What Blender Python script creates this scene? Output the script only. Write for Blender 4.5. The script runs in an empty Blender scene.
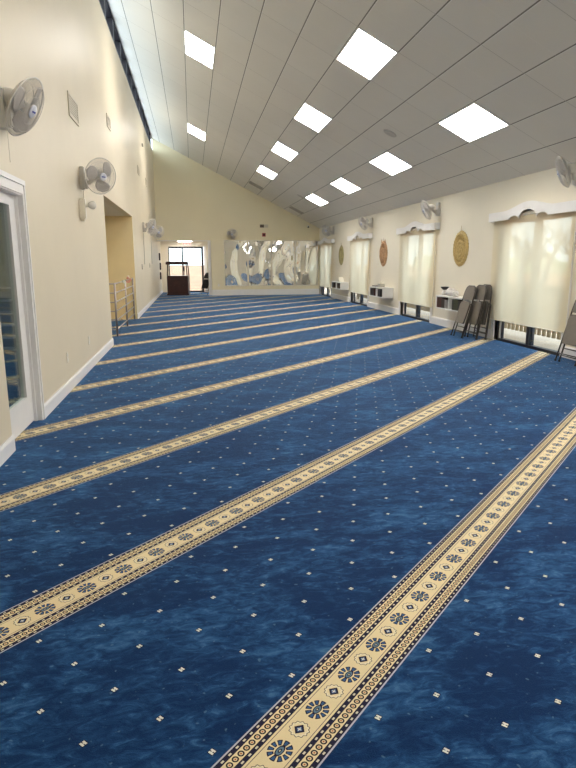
import bpy, bmesh, math, random
from mathutils import Vector, Matrix
random.seed(7)
PI = math.pi
S = bpy.context.scene
C = S.collection

# ------------------------------------------------------------------ camera
FPX, PITCH, ROLL, YAW, EYE = 593.24, 0.20443, -0.0028, 0.15661, 1.3877
F = Vector((math.sin(YAW)*math.cos(PITCH), math.cos(YAW)*math.cos(PITCH), -math.sin(PITCH)))
R0 = Vector((math.cos(YAW), -math.sin(YAW), 0)); U0 = R0.cross(F)
RR = math.cos(ROLL)*R0 + math.sin(ROLL)*U0
UU = -math.sin(ROLL)*R0 + math.cos(ROLL)*U0
cam_data = bpy.data.cameras.new('camera'); cam = bpy.data.objects.new('camera', cam_data); C.objects.link(cam)
cam_data.sensor_fit = 'HORIZONTAL'; cam_data.sensor_width = 36; cam_data.lens = FPX/576*36
cam_data.clip_start = 0.05; cam_data.clip_end = 400
cam.matrix_world = Matrix(((RR.x, UU.x, -F.x, 0), (RR.y, UU.y, -F.y, 0), (RR.z, UU.z, -F.z, EYE), (0, 0, 0, 1)))
S.camera = cam

# ------------------------------------------------------------------ light levels
SKY = 2.05          # overcast daylight
PANEL = 18.0       # ceiling panel diffusers
S.view_settings.view_transform = 'Standard'; S.view_settings.look = 'None'
S.view_settings.gamma = 1.0; S.view_settings.exposure = 0.5; S.view_settings.use_curve_mapping = False
S.cycles.max_bounces = 10; S.cycles.diffuse_bounces = 6; S.cycles.transparent_max_bounces = 24
S.cycles.caustics_reflective = False; S.cycles.caustics_refractive = False
S.cycles.sample_clamp_indirect = 6
w = bpy.data.worlds.new('overcast_sky'); S.world = w; w.use_nodes = True
wn = w.node_tree.nodes; wl = w.node_tree.links
# overcast sky, brighter around the veiled sun on the clerestory side
tcw = wn.new('ShaderNodeTexCoord'); spw = wn.new('ShaderNodeSeparateXYZ'); wl.new(tcw.outputs['Generated'], spw.inputs[0])
mrw = wn.new('ShaderNodeMapRange'); mrw.interpolation_type = 'SMOOTHSTEP'
mrw.inputs['From Min'].default_value = -.08; mrw.inputs['From Max'].default_value = -1.0
mrw.inputs['To Min'].default_value = SKY; mrw.inputs['To Max'].default_value = SKY*4.6
wl.new(spw.outputs['X'], mrw.inputs['Value']); wl.new(mrw.outputs[0], wn['Background'].inputs['Strength'])
wn['Background'].inputs['Color'].default_value = (0.80, 0.91, 1.0, 1)
sun_d = bpy.data.lights.new('sun', 'SUN'); sun = bpy.data.objects.new('sun', sun_d); C.objects.link(sun)
sun_d.energy = 3.0; sun_d.angle = math.radians(3); sun_d.color = (1, .95, .88)
sun.rotation_euler = (math.radians(20), math.radians(-28), 0)
sun.location = (-10, 10, 20)

# ------------------------------------------------------------------ room numbers
XL, XR, YN, YF = -1.375, 5.313, -2.6, 25.1
TH, X1, Z1, T = 0.46689, -1.0835, 5.9443, 0.6096
def cz(x): return Z1 - (x-X1)*math.tan(TH)
ZCL = 5.61                     # sill of the clerestory band

# ------------------------------------------------------------------ materials
class N:
    """tiny expression helper over Math nodes"""
    def __init__(s, nt, sock): s.nt, s.s = nt, sock
    def _m(s, op, *a):
        n = s.nt.nodes.new('ShaderNodeMath'); n.operation = op
        for i, v in enumerate((s,)+a):
            if isinstance(v, N): s.nt.links.new(v.s, n.inputs[i])
            else: n.inputs[i].default_value = v
        return N(s.nt, n.outputs[0])
    def __add__(s, o): return s._m('ADD', o)
    __radd__ = __add__
    def __sub__(s, o): return s._m('SUBTRACT', o)
    def __mul__(s, o): return s._m('MULTIPLY', o)
    __rmul__ = __mul__
    def __truediv__(s, o): return s._m('DIVIDE', o)
    def lt(s, o): return s._m('LESS_THAN', o)
    def gt(s, o): return s._m('GREATER_THAN', o)
    def abs(s): return s._m('ABSOLUTE')
    def fmod(s, o): return s._m('FLOORED_MODULO', o)
    def floor(s): return s._m('FLOOR')
    def sqrt(s): return s._m('SQRT')
    def sin(s): return s._m('SINE')
    def cos(s): return s._m('COSINE')
    def atan2(s, o): return s._m('ARCTAN2', o)
    def mx(s, o): return s._m('MAXIMUM', o)
    def mn(s, o): return s._m('MINIMUM', o)
    def inv(s): return 1*s*-1 + 1
    def btw(s, a, b): return s.gt(a)*s.lt(b)

def mat(name, col, rough=.5, metal=0, spec=.5, emit=None, estr=0, noise=None, bump=None, coat=0, sheen=0):
    m = bpy.data.materials.new(name); m.use_nodes = True
    nt = m.node_tree; b = nt.nodes['Principled BSDF']
    b.inputs['Base Color'].default_value = (*col, 1); b.inputs['Roughness'].default_value = rough
    b.inputs['Metallic'].default_value = metal; b.inputs['Specular IOR Level'].default_value = spec
    b.inputs['Coat Weight'].default_value = coat; b.inputs['Sheen Weight'].default_value = sheen
    if emit: b.inputs['Emission Color'].default_value = (*emit, 1); b.inputs['Emission Strength'].default_value = estr
    tc = nt.nodes.new('ShaderNodeTexCoord')
    if noise is None: noise = (8, .06)
    nz = nt.nodes.new('ShaderNodeTexNoise'); nz.inputs['Scale'].default_value = noise[0]; nz.inputs['Detail'].default_value = 4
    nt.links.new(tc.outputs['Object'], nz.inputs['Vector'])
    mp = nt.nodes.new('ShaderNodeMapRange'); mp.inputs['To Min'].default_value = 1-noise[1]; mp.inputs['To Max'].default_value = 1+noise[1]
    mp.inputs['From Min'].default_value = .3; mp.inputs['From Max'].default_value = .7
    nt.links.new(nz.outputs['Fac'], mp.inputs['Value'])
    mu = nt.nodes.new('ShaderNodeMix'); mu.data_type = 'RGBA'; mu.blend_type = 'MULTIPLY'; mu.inputs['Factor'].default_value = 1
    mu.inputs['A'].default_value = (*col, 1); nt.links.new(mp.outputs[0], mu.inputs['B']); nt.links.new(mu.outputs['Result'], b.inputs['Base Color'])
    if bump:
        bn = nt.nodes.new('ShaderNodeTexNoise'); bn.inputs['Scale'].default_value = bump[0]; bn.inputs['Detail'].default_value = 3
        nt.links.new(tc.outputs['Object'], bn.inputs['Vector'])
        bp = nt.nodes.new('ShaderNodeBump'); bp.inputs['Strength'].default_value = bump[1]; bp.inputs['Distance'].default_value = bump[2]
        nt.links.new(bn.outputs['Fac'], bp.inputs['Height']); nt.links.new(bp.outputs['Normal'], b.inputs['Normal'])
    return m

def mixcol(nt, fac, a, b):
    n = nt.nodes.new('ShaderNodeMix'); n.data_type = 'RGBA'
    nt.links.new(fac.s, n.inputs['Factor'])
    for v, k in ((a, 'A'), (b, 'B')):
        if isinstance(v, tuple): n.inputs[k].default_value = (*v, 1)
        else: nt.links.new(v, n.inputs[k])
    return n.outputs['Result']

def carpet_material():
    m = bpy.data.materials.new('blue_prayer_carpet'); m.use_nodes = True
    nt = m.node_tree; b = nt.nodes['Principled BSDF']
    tc = nt.nodes.new('ShaderNodeTexCoord'); sp = nt.nodes.new('ShaderNodeSeparateXYZ')
    nt.links.new(tc.outputs['Object'], sp.inputs[0])
    x, y = N(nt, sp.outputs[0]), N(nt, sp.outputs[1])
    phi, s0, ds = .781615, .8790, 1.2045
    u = x*math.sin(phi) + y*math.cos(phi)
    q = y*math.sin(phi) - x*math.cos(phi) - s0
    t = (q + ds/2).fmod(ds) - ds/2                    # signed distance from the middle of a band
    at = t.abs()
    # ---- pile
    def noise(scale, detail, rough=.5, stretch=None, dist=0):
        n = nt.nodes.new('ShaderNodeTexNoise'); n.inputs['Scale'].default_value = scale
        n.inputs['Detail'].default_value = detail; n.inputs['Roughness'].default_value = rough; n.inputs['Distortion'].default_value = dist
        if stretch:
            mp = nt.nodes.new('ShaderNodeMapping'); mp.inputs['Rotation'].default_value = (0, 0, stretch[2]); mp.inputs['Scale'].default_value = (stretch[0], stretch[1], 1)
            nt.links.new(tc.outputs['Object'], mp.inputs[0]); nt.links.new(mp.outputs[0], n.inputs['Vector'])
        else: nt.links.new(tc.outputs['Object'], n.inputs['Vector'])
        return N(nt, n.outputs['Fac'])
    def ramp(v, lo, hi):
        n = nt.nodes.new('ShaderNodeMapRange'); n.clamp = True; n.interpolation_type = 'SMOOTHSTEP'
        n.inputs['From Min'].default_value = lo; n.inputs['From Max'].default_value = hi; nt.links.new(v.s, n.inputs['Value'])
        return N(nt, n.outputs[0])
    n1 = noise(1.9, 8, .62, (1.0, 1.7, .35), .9); n2 = noise(13, 6, .7, (1, 2.0, -.3), .8); n3 = noise(260, 2, .6)
    f = ramp(n1*.5 + n2*.5, .43, .63)
    base = mixcol(nt, f, (.0006, .0165, .074), (.018, .084, .215))
    base = mixcol(nt, ramp(n3, .35, .75)*.22, base, (.014, .066, .17))
    fleck = noise(46, 1, .5)
    base = mixcol(nt, ramp(fleck, .70, .76)*.45, base, (.10, .20, .30))
    base = mixcol(nt, ramp(n1*.4 + n2*.6, .54, .68)*.85, base, (.060, .155, .28))
    # ---- dots
    tp = q.fmod(ds) - .157
    j = (tp/.1095 + .5).floor(); du = .1987
    cell = (q/ds).floor()
    i = (u - 1.056 + cell.gt(.5)*.013)/du
    par = (j + cell.gt(.5)).fmod(2.0)
    iu = ((i - par)/2 + .5).fmod(1.0) - .5             # distance to nearest allowed column, in units of 2 du
    dx = (iu*(2*du)).abs(); dy = (tp - j*.1095).abs()
    okj = j.gt(-.5)*j.lt(8.5)
    base = mixcol(nt, dx.lt(.0115)*dy.lt(.0105)*okj, base, (.004, .008, .03))
    dot = dx.lt(.0085)*dy.lt(.0085)*okj*((dx.lt(.0016))*(dy.gt(.002))).inv()
    base = mixcol(nt, dot, base, (.66, .66, .58))
    # ---- band
    cream, navy, edge = (.74, .62, .38), (.006, .007, .034), (.45, .46, .55)
    band = at.lt(.1225)
    c = mixcol(nt, at.gt(.117), cream, edge)
    nav = at.btw(.1, .117).mx(at.btw(.053, .070))
    c = mixcol(nt, nav, c, navy)
    dash = (u.fmod(.0322)/.0322 - .5).abs().lt(.17)*((at-.1085).abs().lt(.0032).mx((at-.0615).abs().lt(.0032)))
    c = mixcol(nt, dash, c, (.62, .57, .45))
    bu = (u + .0125 - .0).fmod(.025) - .0125; bt = at - .085
    br = (bu*bu + bt*bt).sqrt()
    c = mixcol(nt, br.btw(.0058, .0106), c, (.02, .012, .02))
    c = mixcol(nt, br.lt(.0030), c, (.45, .12, .05))
    c = mixcol(nt, (at-.0445).abs().lt(.0011), c, (.10, .08, .12))
    # rosettes
    ph = (q/ds + .5).floor().gt(.5)*.017 + 1.173
    a1 = (u - ph + .09935).fmod(.1987) - .09935
    r = (a1*a1*.85 + t*t*1.1).sqrt(); ang = t.atan2(a1)
    pet = r.btw(.0185, .0385)*((ang*10).cos().gt(-.62))
    c = mixcol(nt, pet, c, navy)
    c = mixcol(nt, r.btw(.0225, .035)*((ang*10).cos().gt(.25)), c, (.03, .10, .25))
    re = (a1*a1*.55 + t*t*1.9).sqrt()
    c = mixcol(nt, re.lt(.0165), c, navy)
    c = mixcol(nt, re.btw(.006, .0125), c, (.10, .18, .26))
    c = mixcol(nt, re.lt(.0028), c, (.6, .55, .4))
    # diamonds in a scalloped ring
    a2 = (u - ph).fmod(.1987) - .09935
    d = (a2.abs() + t.abs()*1.15)
    r2 = (a2*a2 + t*t).sqrt() + ((t.atan2(a2))*12).cos()*.0022
    c = mixcol(nt, r2.btw(.0285, .0312), c, (.07, .06, .08))
    c = mixcol(nt, r2.btw(.0225, .0285), c, (.78, .70, .50))
    c = mixcol(nt, d.lt(.0215), c, navy)
    c = mixcol(nt, d.btw(.0075, .0115), c, (.10, .18, .34))
    c = mixcol(nt, (a2.abs().lt(.0016)).mx(t.abs().lt(.0016))*d.lt(.0075), c, (.75, .75, .70))
    c = mixcol(nt, ramp(n3, .3, .8)*.12, c, (.25, .2, .15))
    out = mixcol(nt, band, base, c)
    nt.links.new(out, b.inputs['Base Color'])
    b.inputs['Roughness'].default_value = .9; b.inputs['Specular IOR Level'].default_value = .15
    nt.links.new((band.inv()*.38 + .06).s, b.inputs['Sheen Weight']); b.inputs['Sheen Roughness'].default_value = .3
    b.inputs['Sheen Tint'].default_value = (.30, .58, 1, 1)
    bp = nt.nodes.new('ShaderNodeBump'); bp.inputs['Strength'].default_value = .35; bp.inputs['Distance'].default_value = .004
    nt.links.new(n3.s, bp.inputs['Height']); nt.links.new(bp.outputs['Normal'], b.inputs['Normal'])
    return m

def ceiling_material():
    m = bpy.data.materials.new('grey_ceiling_tiles'); m.use_nodes = True
    nt = m.node_tree; b = nt.nodes['Principled BSDF']
    tc = nt.nodes.new('ShaderNodeTexCoord'); sp = nt.nodes.new('ShaderNodeSeparateXYZ')
    nt.links.new(tc.outputs['Object'], sp.inputs[0])
    x, y = N(nt, sp.outputs[0]), N(nt, sp.outputs[1])
    a = (x - X1)/math.cos(TH)                             # metres down the slope
    la = ((a + T/2).fmod(T) - T/2)
    lb = ((y - 6.83 + .6096).fmod(1.2192) - .6096)
    ls = ((y - 6.22 + .6096).fmod(1.2192) - .6096)
    nz = nt.nodes.new('ShaderNodeTexNoise'); nz.inputs['Scale'].default_value = 1.3; nz.inputs['Detail'].default_value = 5
    nt.links.new(tc.outputs['Object'], nz.inputs['Vector'])
    # each tile a slightly different grey
    wn_ = nt.nodes.new('ShaderNodeTexWhiteNoise'); cb = nt.nodes.new('ShaderNodeCombineXYZ')
    nt.links.new((a/T).floor().s, cb.inputs[0]); nt.links.new(((y-6.83)/1.2192).floor().s, cb.inputs[1]); nt.links.new(cb.outputs[0], wn_.inputs['Vector'])
    tile = N(nt, wn_.outputs['Value'])
    c = mixcol(nt, N(nt, nz.outputs['Fac']), (.80, .775, .72), (.85, .83, .78))
    c = mixcol(nt, tile*.35, c, (.76, .74, .69))
    c = mixcol(nt, la.btw(.006, .016), c, (.9, .89, .86))
    c = mixcol(nt, la.btw(-.010, .006), c, (.26, .25, .22))
    c = mixcol(nt, lb.abs().lt(.0045), c, (.56, .54, .50))
    c = mixcol(nt, ls.abs().lt(.003)*.55, c, (.9, .88, .84))
    nt.links.new(c, b.inputs['Base Color']); b.inputs['Roughness'].default_value = .6; b.inputs['Specular IOR Level'].default_value = .25
    return m

def blind_material():
    m = bpy.data.materials.new('cream_solar_shade_fabric'); m.use_nodes = True
    nt = m.node_tree; nt.nodes.remove(nt.nodes['Principled BSDF']); out = nt.nodes['Material Output']
    tr = nt.nodes.new('ShaderNodeBsdfTranslucent'); df = nt.nodes.new('ShaderNodeBsdfDiffuse'); tp = nt.nodes.new('ShaderNodeBsdfTransparent')
    tc = nt.nodes.new('ShaderNodeTexCoord'); mp = nt.nodes.new('ShaderNodeMapping'); mp.inputs['Scale'].default_value = (1, 5, .35)
    nz = nt.nodes.new('ShaderNodeTexNoise'); nz.inputs['Scale'].default_value = 1.5
    nt.links.new(tc.outputs['Object'], mp.inputs[0]); nt.links.new(mp.outputs[0], nz.inputs['Vector'])
    col = mixcol(nt, N(nt, nz.outputs['Fac']), (.92, .82, .62), (.95, .88, .70))
    nt.links.new(col, tr.inputs['Color']); nt.links.new(col, df.inputs['Color']); tp.inputs['Color'].default_value = (.97, .96, .88, 1)
    m1 = nt.nodes.new('ShaderNodeMixShader'); m1.inputs[0].default_value = .56
    nt.links.new(df.outputs[0], m1.inputs[1]); nt.links.new(tr.outputs[0], m1.inputs[2])
    m2 = nt.nodes.new('ShaderNodeMixShader'); m2.inputs[0].default_value = .19
    nt.links.new(m1.outputs[0], m2.inputs[1]); nt.links.new(tp.outputs[0], m2.inputs[2])
    nt.links.new(m2.outputs[0], out.inputs['Surface'])
    return m

def glass_material(name='window_glass', tint=(.95, .98, .97)):
    m = bpy.data.materials.new(name); m.use_nodes = True
    nt = m.node_tree; nt.nodes.remove(nt.nodes['Principled BSDF']); out = nt.nodes['Material Output']
    tp = nt.nodes.new('ShaderNodeBsdfTransparent'); tp.inputs['Color'].default_value = (*tint, 1)
    gl = nt.nodes.new('ShaderNodeBsdfGlossy'); gl.inputs['Roughness'].default_value = .03
    lw = nt.nodes.new('ShaderNodeLayerWeight'); lw.inputs['Blend'].default_value = .5
    fac = N(nt, lw.outputs['Facing'])._m('POWER', 5.0)*.9 + .035
    mx = nt.nodes.new('ShaderNodeMixShader')
    nt.links.new(fac.s, mx.inputs[0]); nt.links.new(tp.outputs[0], mx.inputs[1]); nt.links.new(gl.outputs[0], mx.inputs[2])
    nt.links.new(mx.outputs[0], out.inputs['Surface'])
    return m

def mirror_material():
    m = mat('wavy_mirror_film', (.88, .88, .86), .03, 1, noise=(1, 0))
    nt = m.node_tree; b = nt.nodes['Principled BSDF']
    tc = nt.nodes.new('ShaderNodeTexCoord'); nz = nt.nodes.new('ShaderNodeTexNoise'); nz.inputs['Scale'].default_value = 2.6; nz.inputs['Detail'].default_value = 0
    mpp = nt.nodes.new('ShaderNodeMapping'); mpp.inputs['Scale'].default_value = (1.1, 1, .6); nt.links.new(tc.outputs['Object'], mpp.inputs[0]); mpp.inputs['Location'].default_value = (3.3, 0, 1.2); oi = nt.nodes.new('ShaderNodeObjectInfo'); va = nt.nodes.new('ShaderNodeVectorMath'); va.operation = 'ADD'; nt.links.new(mpp.outputs[0], va.inputs[0]); nt.links.new(oi.outputs['Location'], va.inputs[1]); nt.links.new(va.outputs[0], nz.inputs['Vector'])
    bp = nt.nodes.new('ShaderNodeBump'); bp.inputs['Strength'].default_value = 1; bp.inputs['Distance'].default_value = .040
    nt.links.new(nz.outputs['Fac'], bp.inputs['Height']); nt.links.new(bp.outputs['Normal'], b.inputs['Normal'])
    return m

M = dict(
    carpet=carpet_material(), ceiling=ceiling_material(), blind=blind_material(), glass=glass_material(), mirror=mirror_material(),
    wall=mat('cream_wall_paint', (.70, .62, .475), .45, spec=.35, noise=(1.2, .025), bump=(1.2, .25, .02)),
    wall_side=mat('cream_wall_paint_flat', (.76, .70, .58), .6, noise=(1.2, .02)),
    wall_far=mat('cream_end_wall_paint', (.80, .72, .51), .6, noise=(1.2, .02)),
    ochre=mat('ochre_recess_paint', (.80, .65, .36), .6, noise=(2, .03)),
    trim=mat('white_trim_paint', (.80, .78, .77), .4, noise=(6, .02)),
    white=mat('white_plastic', (.80, .79, .76), .35, noise=(6, .02)),
    ivory=mat('ivory_plastic', (.76, .71, .60), .4, noise=(6, .02)),
    fanwhite=mat('fan_plastic', (.66, .63, .58), .35, noise=(6, .02)),
    wire=mat('fan_wire', (.60, .57, .54), .4, noise=(6, .02)),
    blade=mat('grey_fan_blade', (.50, .47, .45), .35, noise=(6, .02)),
    badge=mat('silver_fan_badge', (.62, .64, .72), .3, noise=(6, .02)),
    blue=mat('badge_blue', (.05, .07, .35), .4, noise=(6, .02)),
    bronze=mat('dark_bronze_frame', (.018, .016, .022), .4, noise=(6, .1)),
    grille=mat('vent_grey', (.36, .34, .29), .5, noise=(6, .05)),
    ventw=mat('vent_cream', (.60, .54, .42), .45, noise=(6, .05)),
    steel=mat('brushed_steel_rail', (.42, .38, .38), .3, .7, noise=(20, .05)),
    chair_metal=mat('brown_chair_tube', (.055, .045, .036), .35, .2, noise=(10, .1)),
    taupe=mat('taupe_vinyl', (.155, .132, .108), .5, noise=(14, .08), bump=(40, .2, .002)),
    black=mat('black_plastic', (.012, .012, .014), .4, noise=(8, .1)),
    mahogany=mat('dark_mahogany', (.042, .010, .006), .3, noise=(4, .35)),
    gold=mat('woven_gold_straw', (.46, .33, .12), .7, noise=(30, .3), bump=(60, .6, .006)),
    rose=mat('woven_straw_rose', (.42, .24, .12), .7, noise=(24, .45), bump=(60, .6, .006)),
    olive=mat('woven_straw_olive', (.34, .29, .13), .7, noise=(24, .4), bump=(60, .6, .006)),
    maroon=mat('maroon_book', (.07, .010, .007), .5, noise=(20, .2)),
    brownbook=mat('brown_book', (.035, .016, .010), .5, noise=(20, .2)),
    greenbook=mat('olive_book', (.045, .045, .013), .5, noise=(20, .25)),
    blackbook=mat('black_book', (.02, .017, .015), .5, noise=(20, .2)),
    greybook=mat('grey_white_book', (.30, .29, .29), .6, noise=(20, .15)),
    paper=mat('page_paper', (.75, .70, .58), .7, noise=(20, .05)),
    tissue=mat('crumpled_white_bag', (.72, .69, .66), .5, noise=(9, .12)),
    deck=mat('pale_concrete_deck', (.54, .43, .33), .8, noise=(3, .1)),
    earth=mat('brown_leaf_ground', (.24, .125, .065), .9, noise=(.6, .3)),
    bark=mat('grey_bark', (.11, .09, .075), .9, noise=(10, .2)),
    foliage=mat('winter_brush', (.22, .22, .14), .9, noise=(3, .35)),
    baluster=mat('tan_painted_wood', (.30, .23, .14), .7, noise=(5, .1)),
    bounce_roof=mat('white_light_bounce', (.50, .50, .53), .7, noise=(2, .05)),
    hall=mat('grey_green_hall_paint', (.43, .47, .42), .5, noise=(2, .03)),
    rack=mat('pale_rack_laminate', (.34, .38, .36), .5, noise=(3, .05)),
    red=mat('alarm_red', (.35, .03, .02), .4, noise=(6, .05)),
    exitred=mat('exit_sign_face', (.85, .72, .68), .5, emit=(1, .75, .70), estr=.0),
    exitletter=mat('exit_letters', (.8, .12, .08), .5, emit=(1, .15, .1), estr=.6),
    brown=mat('dark_brown_plate', (.10, .065, .035), .5, noise=(6, .05)),
    petal_pink=mat('pink_petal', (.75, .30, .22), .6), petal_white=mat('white_petal', (.8, .78, .70), .6), leaf=mat('artificial_leaf', (.12, .25, .10), .6),
)
def emitter(name, col, st):
    m = bpy.data.materials.new(name); m.use_nodes = True; nt = m.node_tree
    b = nt.nodes['Principled BSDF']; b.inputs['Base Color'].default_value = (.9, .9, .9, 1)
    tc = nt.nodes.new('ShaderNodeTexCoord'); nz = nt.nodes.new('ShaderNodeTexNoise'); nz.inputs['Scale'].default_value = 2
    nt.links.new(tc.outputs['Object'], nz.inputs['Vector'])
    nt.links.new(mixcol(nt, N(nt, nz.outputs['Fac']), col, tuple(v*.98 for v in col)), b.inputs['Emission Color'])
    b.inputs['Emission Strength'].default_value = st
    return m
M['panel'] = emitter('led_panel_diffuser', (1, .965, .91), PANEL)
M['warm'] = emitter('warm_recess_lamp', (1, .80, .48), 30)
M['cool'] = emitter('hall_fill_glow', (.92, 1, .95), 42)

# ------------------------------------------------------------------ mesh helpers
class MB:
    def __init__(s): s.bm = bmesh.new()
    def box(s, x0, x1, y0, y1, z0, z1, bev=0, mtx=None):
        r = bmesh.ops.create_cube(s.bm, size=1)
        vs = r['verts']
        for v in vs: v.co = Vector(((x0+x1)/2 + v.co.x*abs(x1-x0), (y0+y1)/2 + v.co.y*abs(y1-y0), (z0+z1)/2 + v.co.z*abs(z1-z0)))
        if bev:
            es = list({e for v in vs for e in v.link_edges})
            r2 = bmesh.ops.bevel(s.bm, geom=es, offset=bev, segments=2, affect='EDGES'); vs = list({v for f in r2['faces'] for v in f.verts} | {v for v in vs if v.is_valid})
        if mtx is not None:
            for v in vs: v.co = mtx @ v.co
        return s
    def tube(s, pts, r, n=8, caps=True, closed=False):
        pts = [Vector(p) for p in pts]; rings = []; m = len(pts)
        rr = r if isinstance(r, (list, tuple)) else [r]*m
        up = None
        for i, p in enumerate(pts):
            if closed: d = pts[(i+1) % m] - pts[i-1]
            else: d = pts[min(i+1, m-1)] - pts[max(i-1, 0)]
            if d.length < 1e-9: d = Vector((0, 0, 1))
            d.normalize()
            if up is None:
                up = Vector((0, 0, 1)) if abs(d.z) < .9 else Vector((1, 0, 0))
            a = up - d*up.dot(d)
            if a.length < 1e-6: a = d.orthogonal()
            a.normalize(); up = a; b = d.cross(a)
            rings.append([s.bm.verts.new(p + (a*math.cos(2*PI*k/n) + b*math.sin(2*PI*k/n))*rr[i]) for k in range(n)])
        for i in range(m if closed else m-1):
            A, B = rings[i], rings[(i+1) % m]
            for k in range(n): s.bm.faces.new((A[k], A[(k+1) % n], B[(k+1) % n], B[k]))
        if caps and not closed:
            s.bm.faces.new(list(reversed(rings[0]))); s.bm.faces.new(rings[-1])
        return s
    def lathe(s, prof, n=32, axis='Z', c=(0, 0, 0)):
        c = Vector(c); rings = []
        for (r, h) in prof:
            if r < 1e-6:
                rings.append([s.bm.verts.new(s._ax(0, 0, h, axis) + c)])
            else: rings.append([s.bm.verts.new(s._ax(r*math.cos(2*PI*k/n), r*math.sin(2*PI*k/n), h, axis) + c) for k in range(n)])
        for A, B in zip(rings, rings[1:]):
            if len(A) == 1 and len(B) == 1: continue
            for k in range(n):
                k2 = (k+1) % n
                if len(A) == 1: s.bm.faces.new((A[0], B[k2], B[k]))
                elif len(B) == 1: s.bm.faces.new((A[k], A[k2], B[0]))
                else: s.bm.faces.new((A[k], A[k2], B[k2], B[k]))
        return s
    def _ax(s, a, b, h, axis):
        return Vector((a, b, h)) if axis == 'Z' else (Vector((h, a, b)) if axis == 'X' else Vector((a, h, b)))
    def prism(s, poly, d0, d1, axis='X'):
        """poly of (a,b) extruded along axis between d0,d1; X: (y,z)  Y: (x,z)  Z: (x,y)"""
        def P(a, b, d): return Vector((d, a, b)) if axis == 'X' else (Vector((a, d, b)) if axis == 'Y' else Vector((a, b, d)))
        A = [s.bm.verts.new(P(a, b, d0)) for a, b in poly]; B = [s.bm.verts.new(P(a, b, d1)) for a, b in poly]
        s.bm.faces.new(A); s.bm.faces.new(list(reversed(B)))
        for i in range(len(poly)):
            k = (i+1) % len(poly); s.bm.faces.new((A[i], B[i], B[k], A[k]))
        return s
    def mesh(s, name, material, smooth=False):
        bmesh.ops.recalc_face_normals(s.bm, faces=s.bm.faces)
        me = bpy.data.meshes.new(name); s.bm.to_mesh(me); s.bm.free(); me.materials.append(M[material] if isinstance(material, str) else material)
        if smooth:
            for p in me.polygons: p.use_smooth = True
        return me
    def build(s, name, material, parent=None, smooth=False, mtx=None):
        return link(name, s.mesh(name, material, smooth), parent, mtx)
def link(name, me, parent=None, mtx=None):
    o = bpy.data.objects.new(name, me); C.objects.link(o)
    if parent: o.parent = parent
    if mtx is not None: o.matrix_local = mtx
    return o
def tag(o, label=None, cat=None, group=None, kind=None):
    if label: o['label'] = label
    if cat: o['category'] = cat
    if group: o['group'] = group
    if kind: o['kind'] = kind
    return o
def empty(name, loc=(0, 0, 0), rot=(0, 0, 0)):
    o = bpy.data.objects.new(name, None); C.objects.link(o); o.location = loc; o.rotation_euler = rot; o.empty_display_size = .1
    return o
def struct(o, label=None): o['kind'] = 'structure'; (label and o.__setitem__('label', label)); return o
def copy_tree(o, parent=None):
    c = o.copy(); C.objects.link(c)
    if parent: c.parent = parent
    for ch in list(o.children): copy_tree(ch, c)
    return c

# ================================================================== THE SETTING
WIN = [(-6.95+0, -4.95), (-1.98, .02), (2.95, 4.95), (7.90, 9.90), (12.85, 14.85), (17.82, 19.82), (22.78, 24.72)]
WIN = [w_ for w_ in WIN if w_[0] > YN]
WZ = 2.05
# floor: hall carpet, recess carpet, vestibule carpet are one continuous carpet
b = MB(); b.box(XL-2.3, XR+.0, YN, 28.05, -.12, 0)
struct(b.build('floor', 'carpet'), 'deep blue carpet with cream patterned diagonal bands and small dots')

# ceiling
b = MB(); xa, xb = XL-.0, XR+.16
b.prism([(xa, cz(xa)), (xb, cz(xb)), (xb, cz(xb)+.12), (xa, cz(xa)+.12)], YN-.1, YF+.2, 'Y')
struct(b.build('ceiling', 'ceiling'), 'sloping grey tiled ceiling with dark grid lines')

# left wall with door opening, wide recess opening, clerestory above
xo = XL-.15
b = MB(); DO0, DO1, DZ = 4.54, 5.43, 1.945
b.box(xo, XL, YN, DO0, 0, ZCL); b.box(xo, XL, DO1, 10.33, 0, ZCL); b.box(xo, XL, DO0, DO1, DZ, ZCL)
b.box(xo, XL, 10.33, 15.05, 2.44, ZCL); b.box(xo, XL, 15.05, 28.05, 0, 2.9)
b.box(xo, XL, 15.05, YF+.15, 2.9, ZCL)
struct(b.build('wall_left', 'wall'), 'tall cream painted wall on the left')
# far wall (above the vestibule and the mirrors)
b = MB()
xm = .70
b.prism([(xm, 0), (XR, 0), (XR, cz(XR)), (XL, cz(XL)), (XL, 2.21), (xm, 2.21)], YF, YF+.15, 'Y')
struct(b.build('wall_far', 'wall_far'), 'cream end wall under the sloping ceiling')
b = MB(); b.box(.78, XR, YF-.13, YF, 0, 2.27); b.box(.765, XR, YF-.15, YF-.12, 2.245, 2.285)
struct(b.build('wall_far_lower', 'wall_far'), 'low furred-out cream wall that carries the mirrors')
b = MB(); b.box(XL-.2, XR+.2, YN-.15, YN, 0, 6.4)
struct(b.build('wall_near', 'wall_side'))
# right wall with patio door openings
b = MB(); ys = [YN] + [v for w_ in WIN for v in w_] + [YF+.15]
for k in range(0, len(ys), 2): b.box(XR, XR+.15, ys[k], ys[k+1], 0, WZ)
b.box(XR, XR+.15, YN, YF+.15, WZ, cz(XR)+.02)
struct(b.build('wall_right', 'wall_side'), 'cream side wall pierced by glazed patio doors')
# vestibule shell
b = MB(); b.box(XL-.15, 1.1, 28.0, 28.12, 2.04, 2.6); b.box(XL-.15, -1.03, 28, 28.12, 0, 2.04); b.box(.66, 1.1, 28, 28.12, 0, 2.04)
struct(b.build('wall_vestibule_far', 'wall_side'))
b = MB(); b.box(.80, .95, YF+.15, 28, 0, 2.4)
struct(b.build('wall_vestibule_right', 'wall_side'))
b = MB(); b.box(XL, .80, YF+.15, 28, 2.275, 2.4)
struct(b.build('ceiling_vestibule', 'wall_side'))
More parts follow.
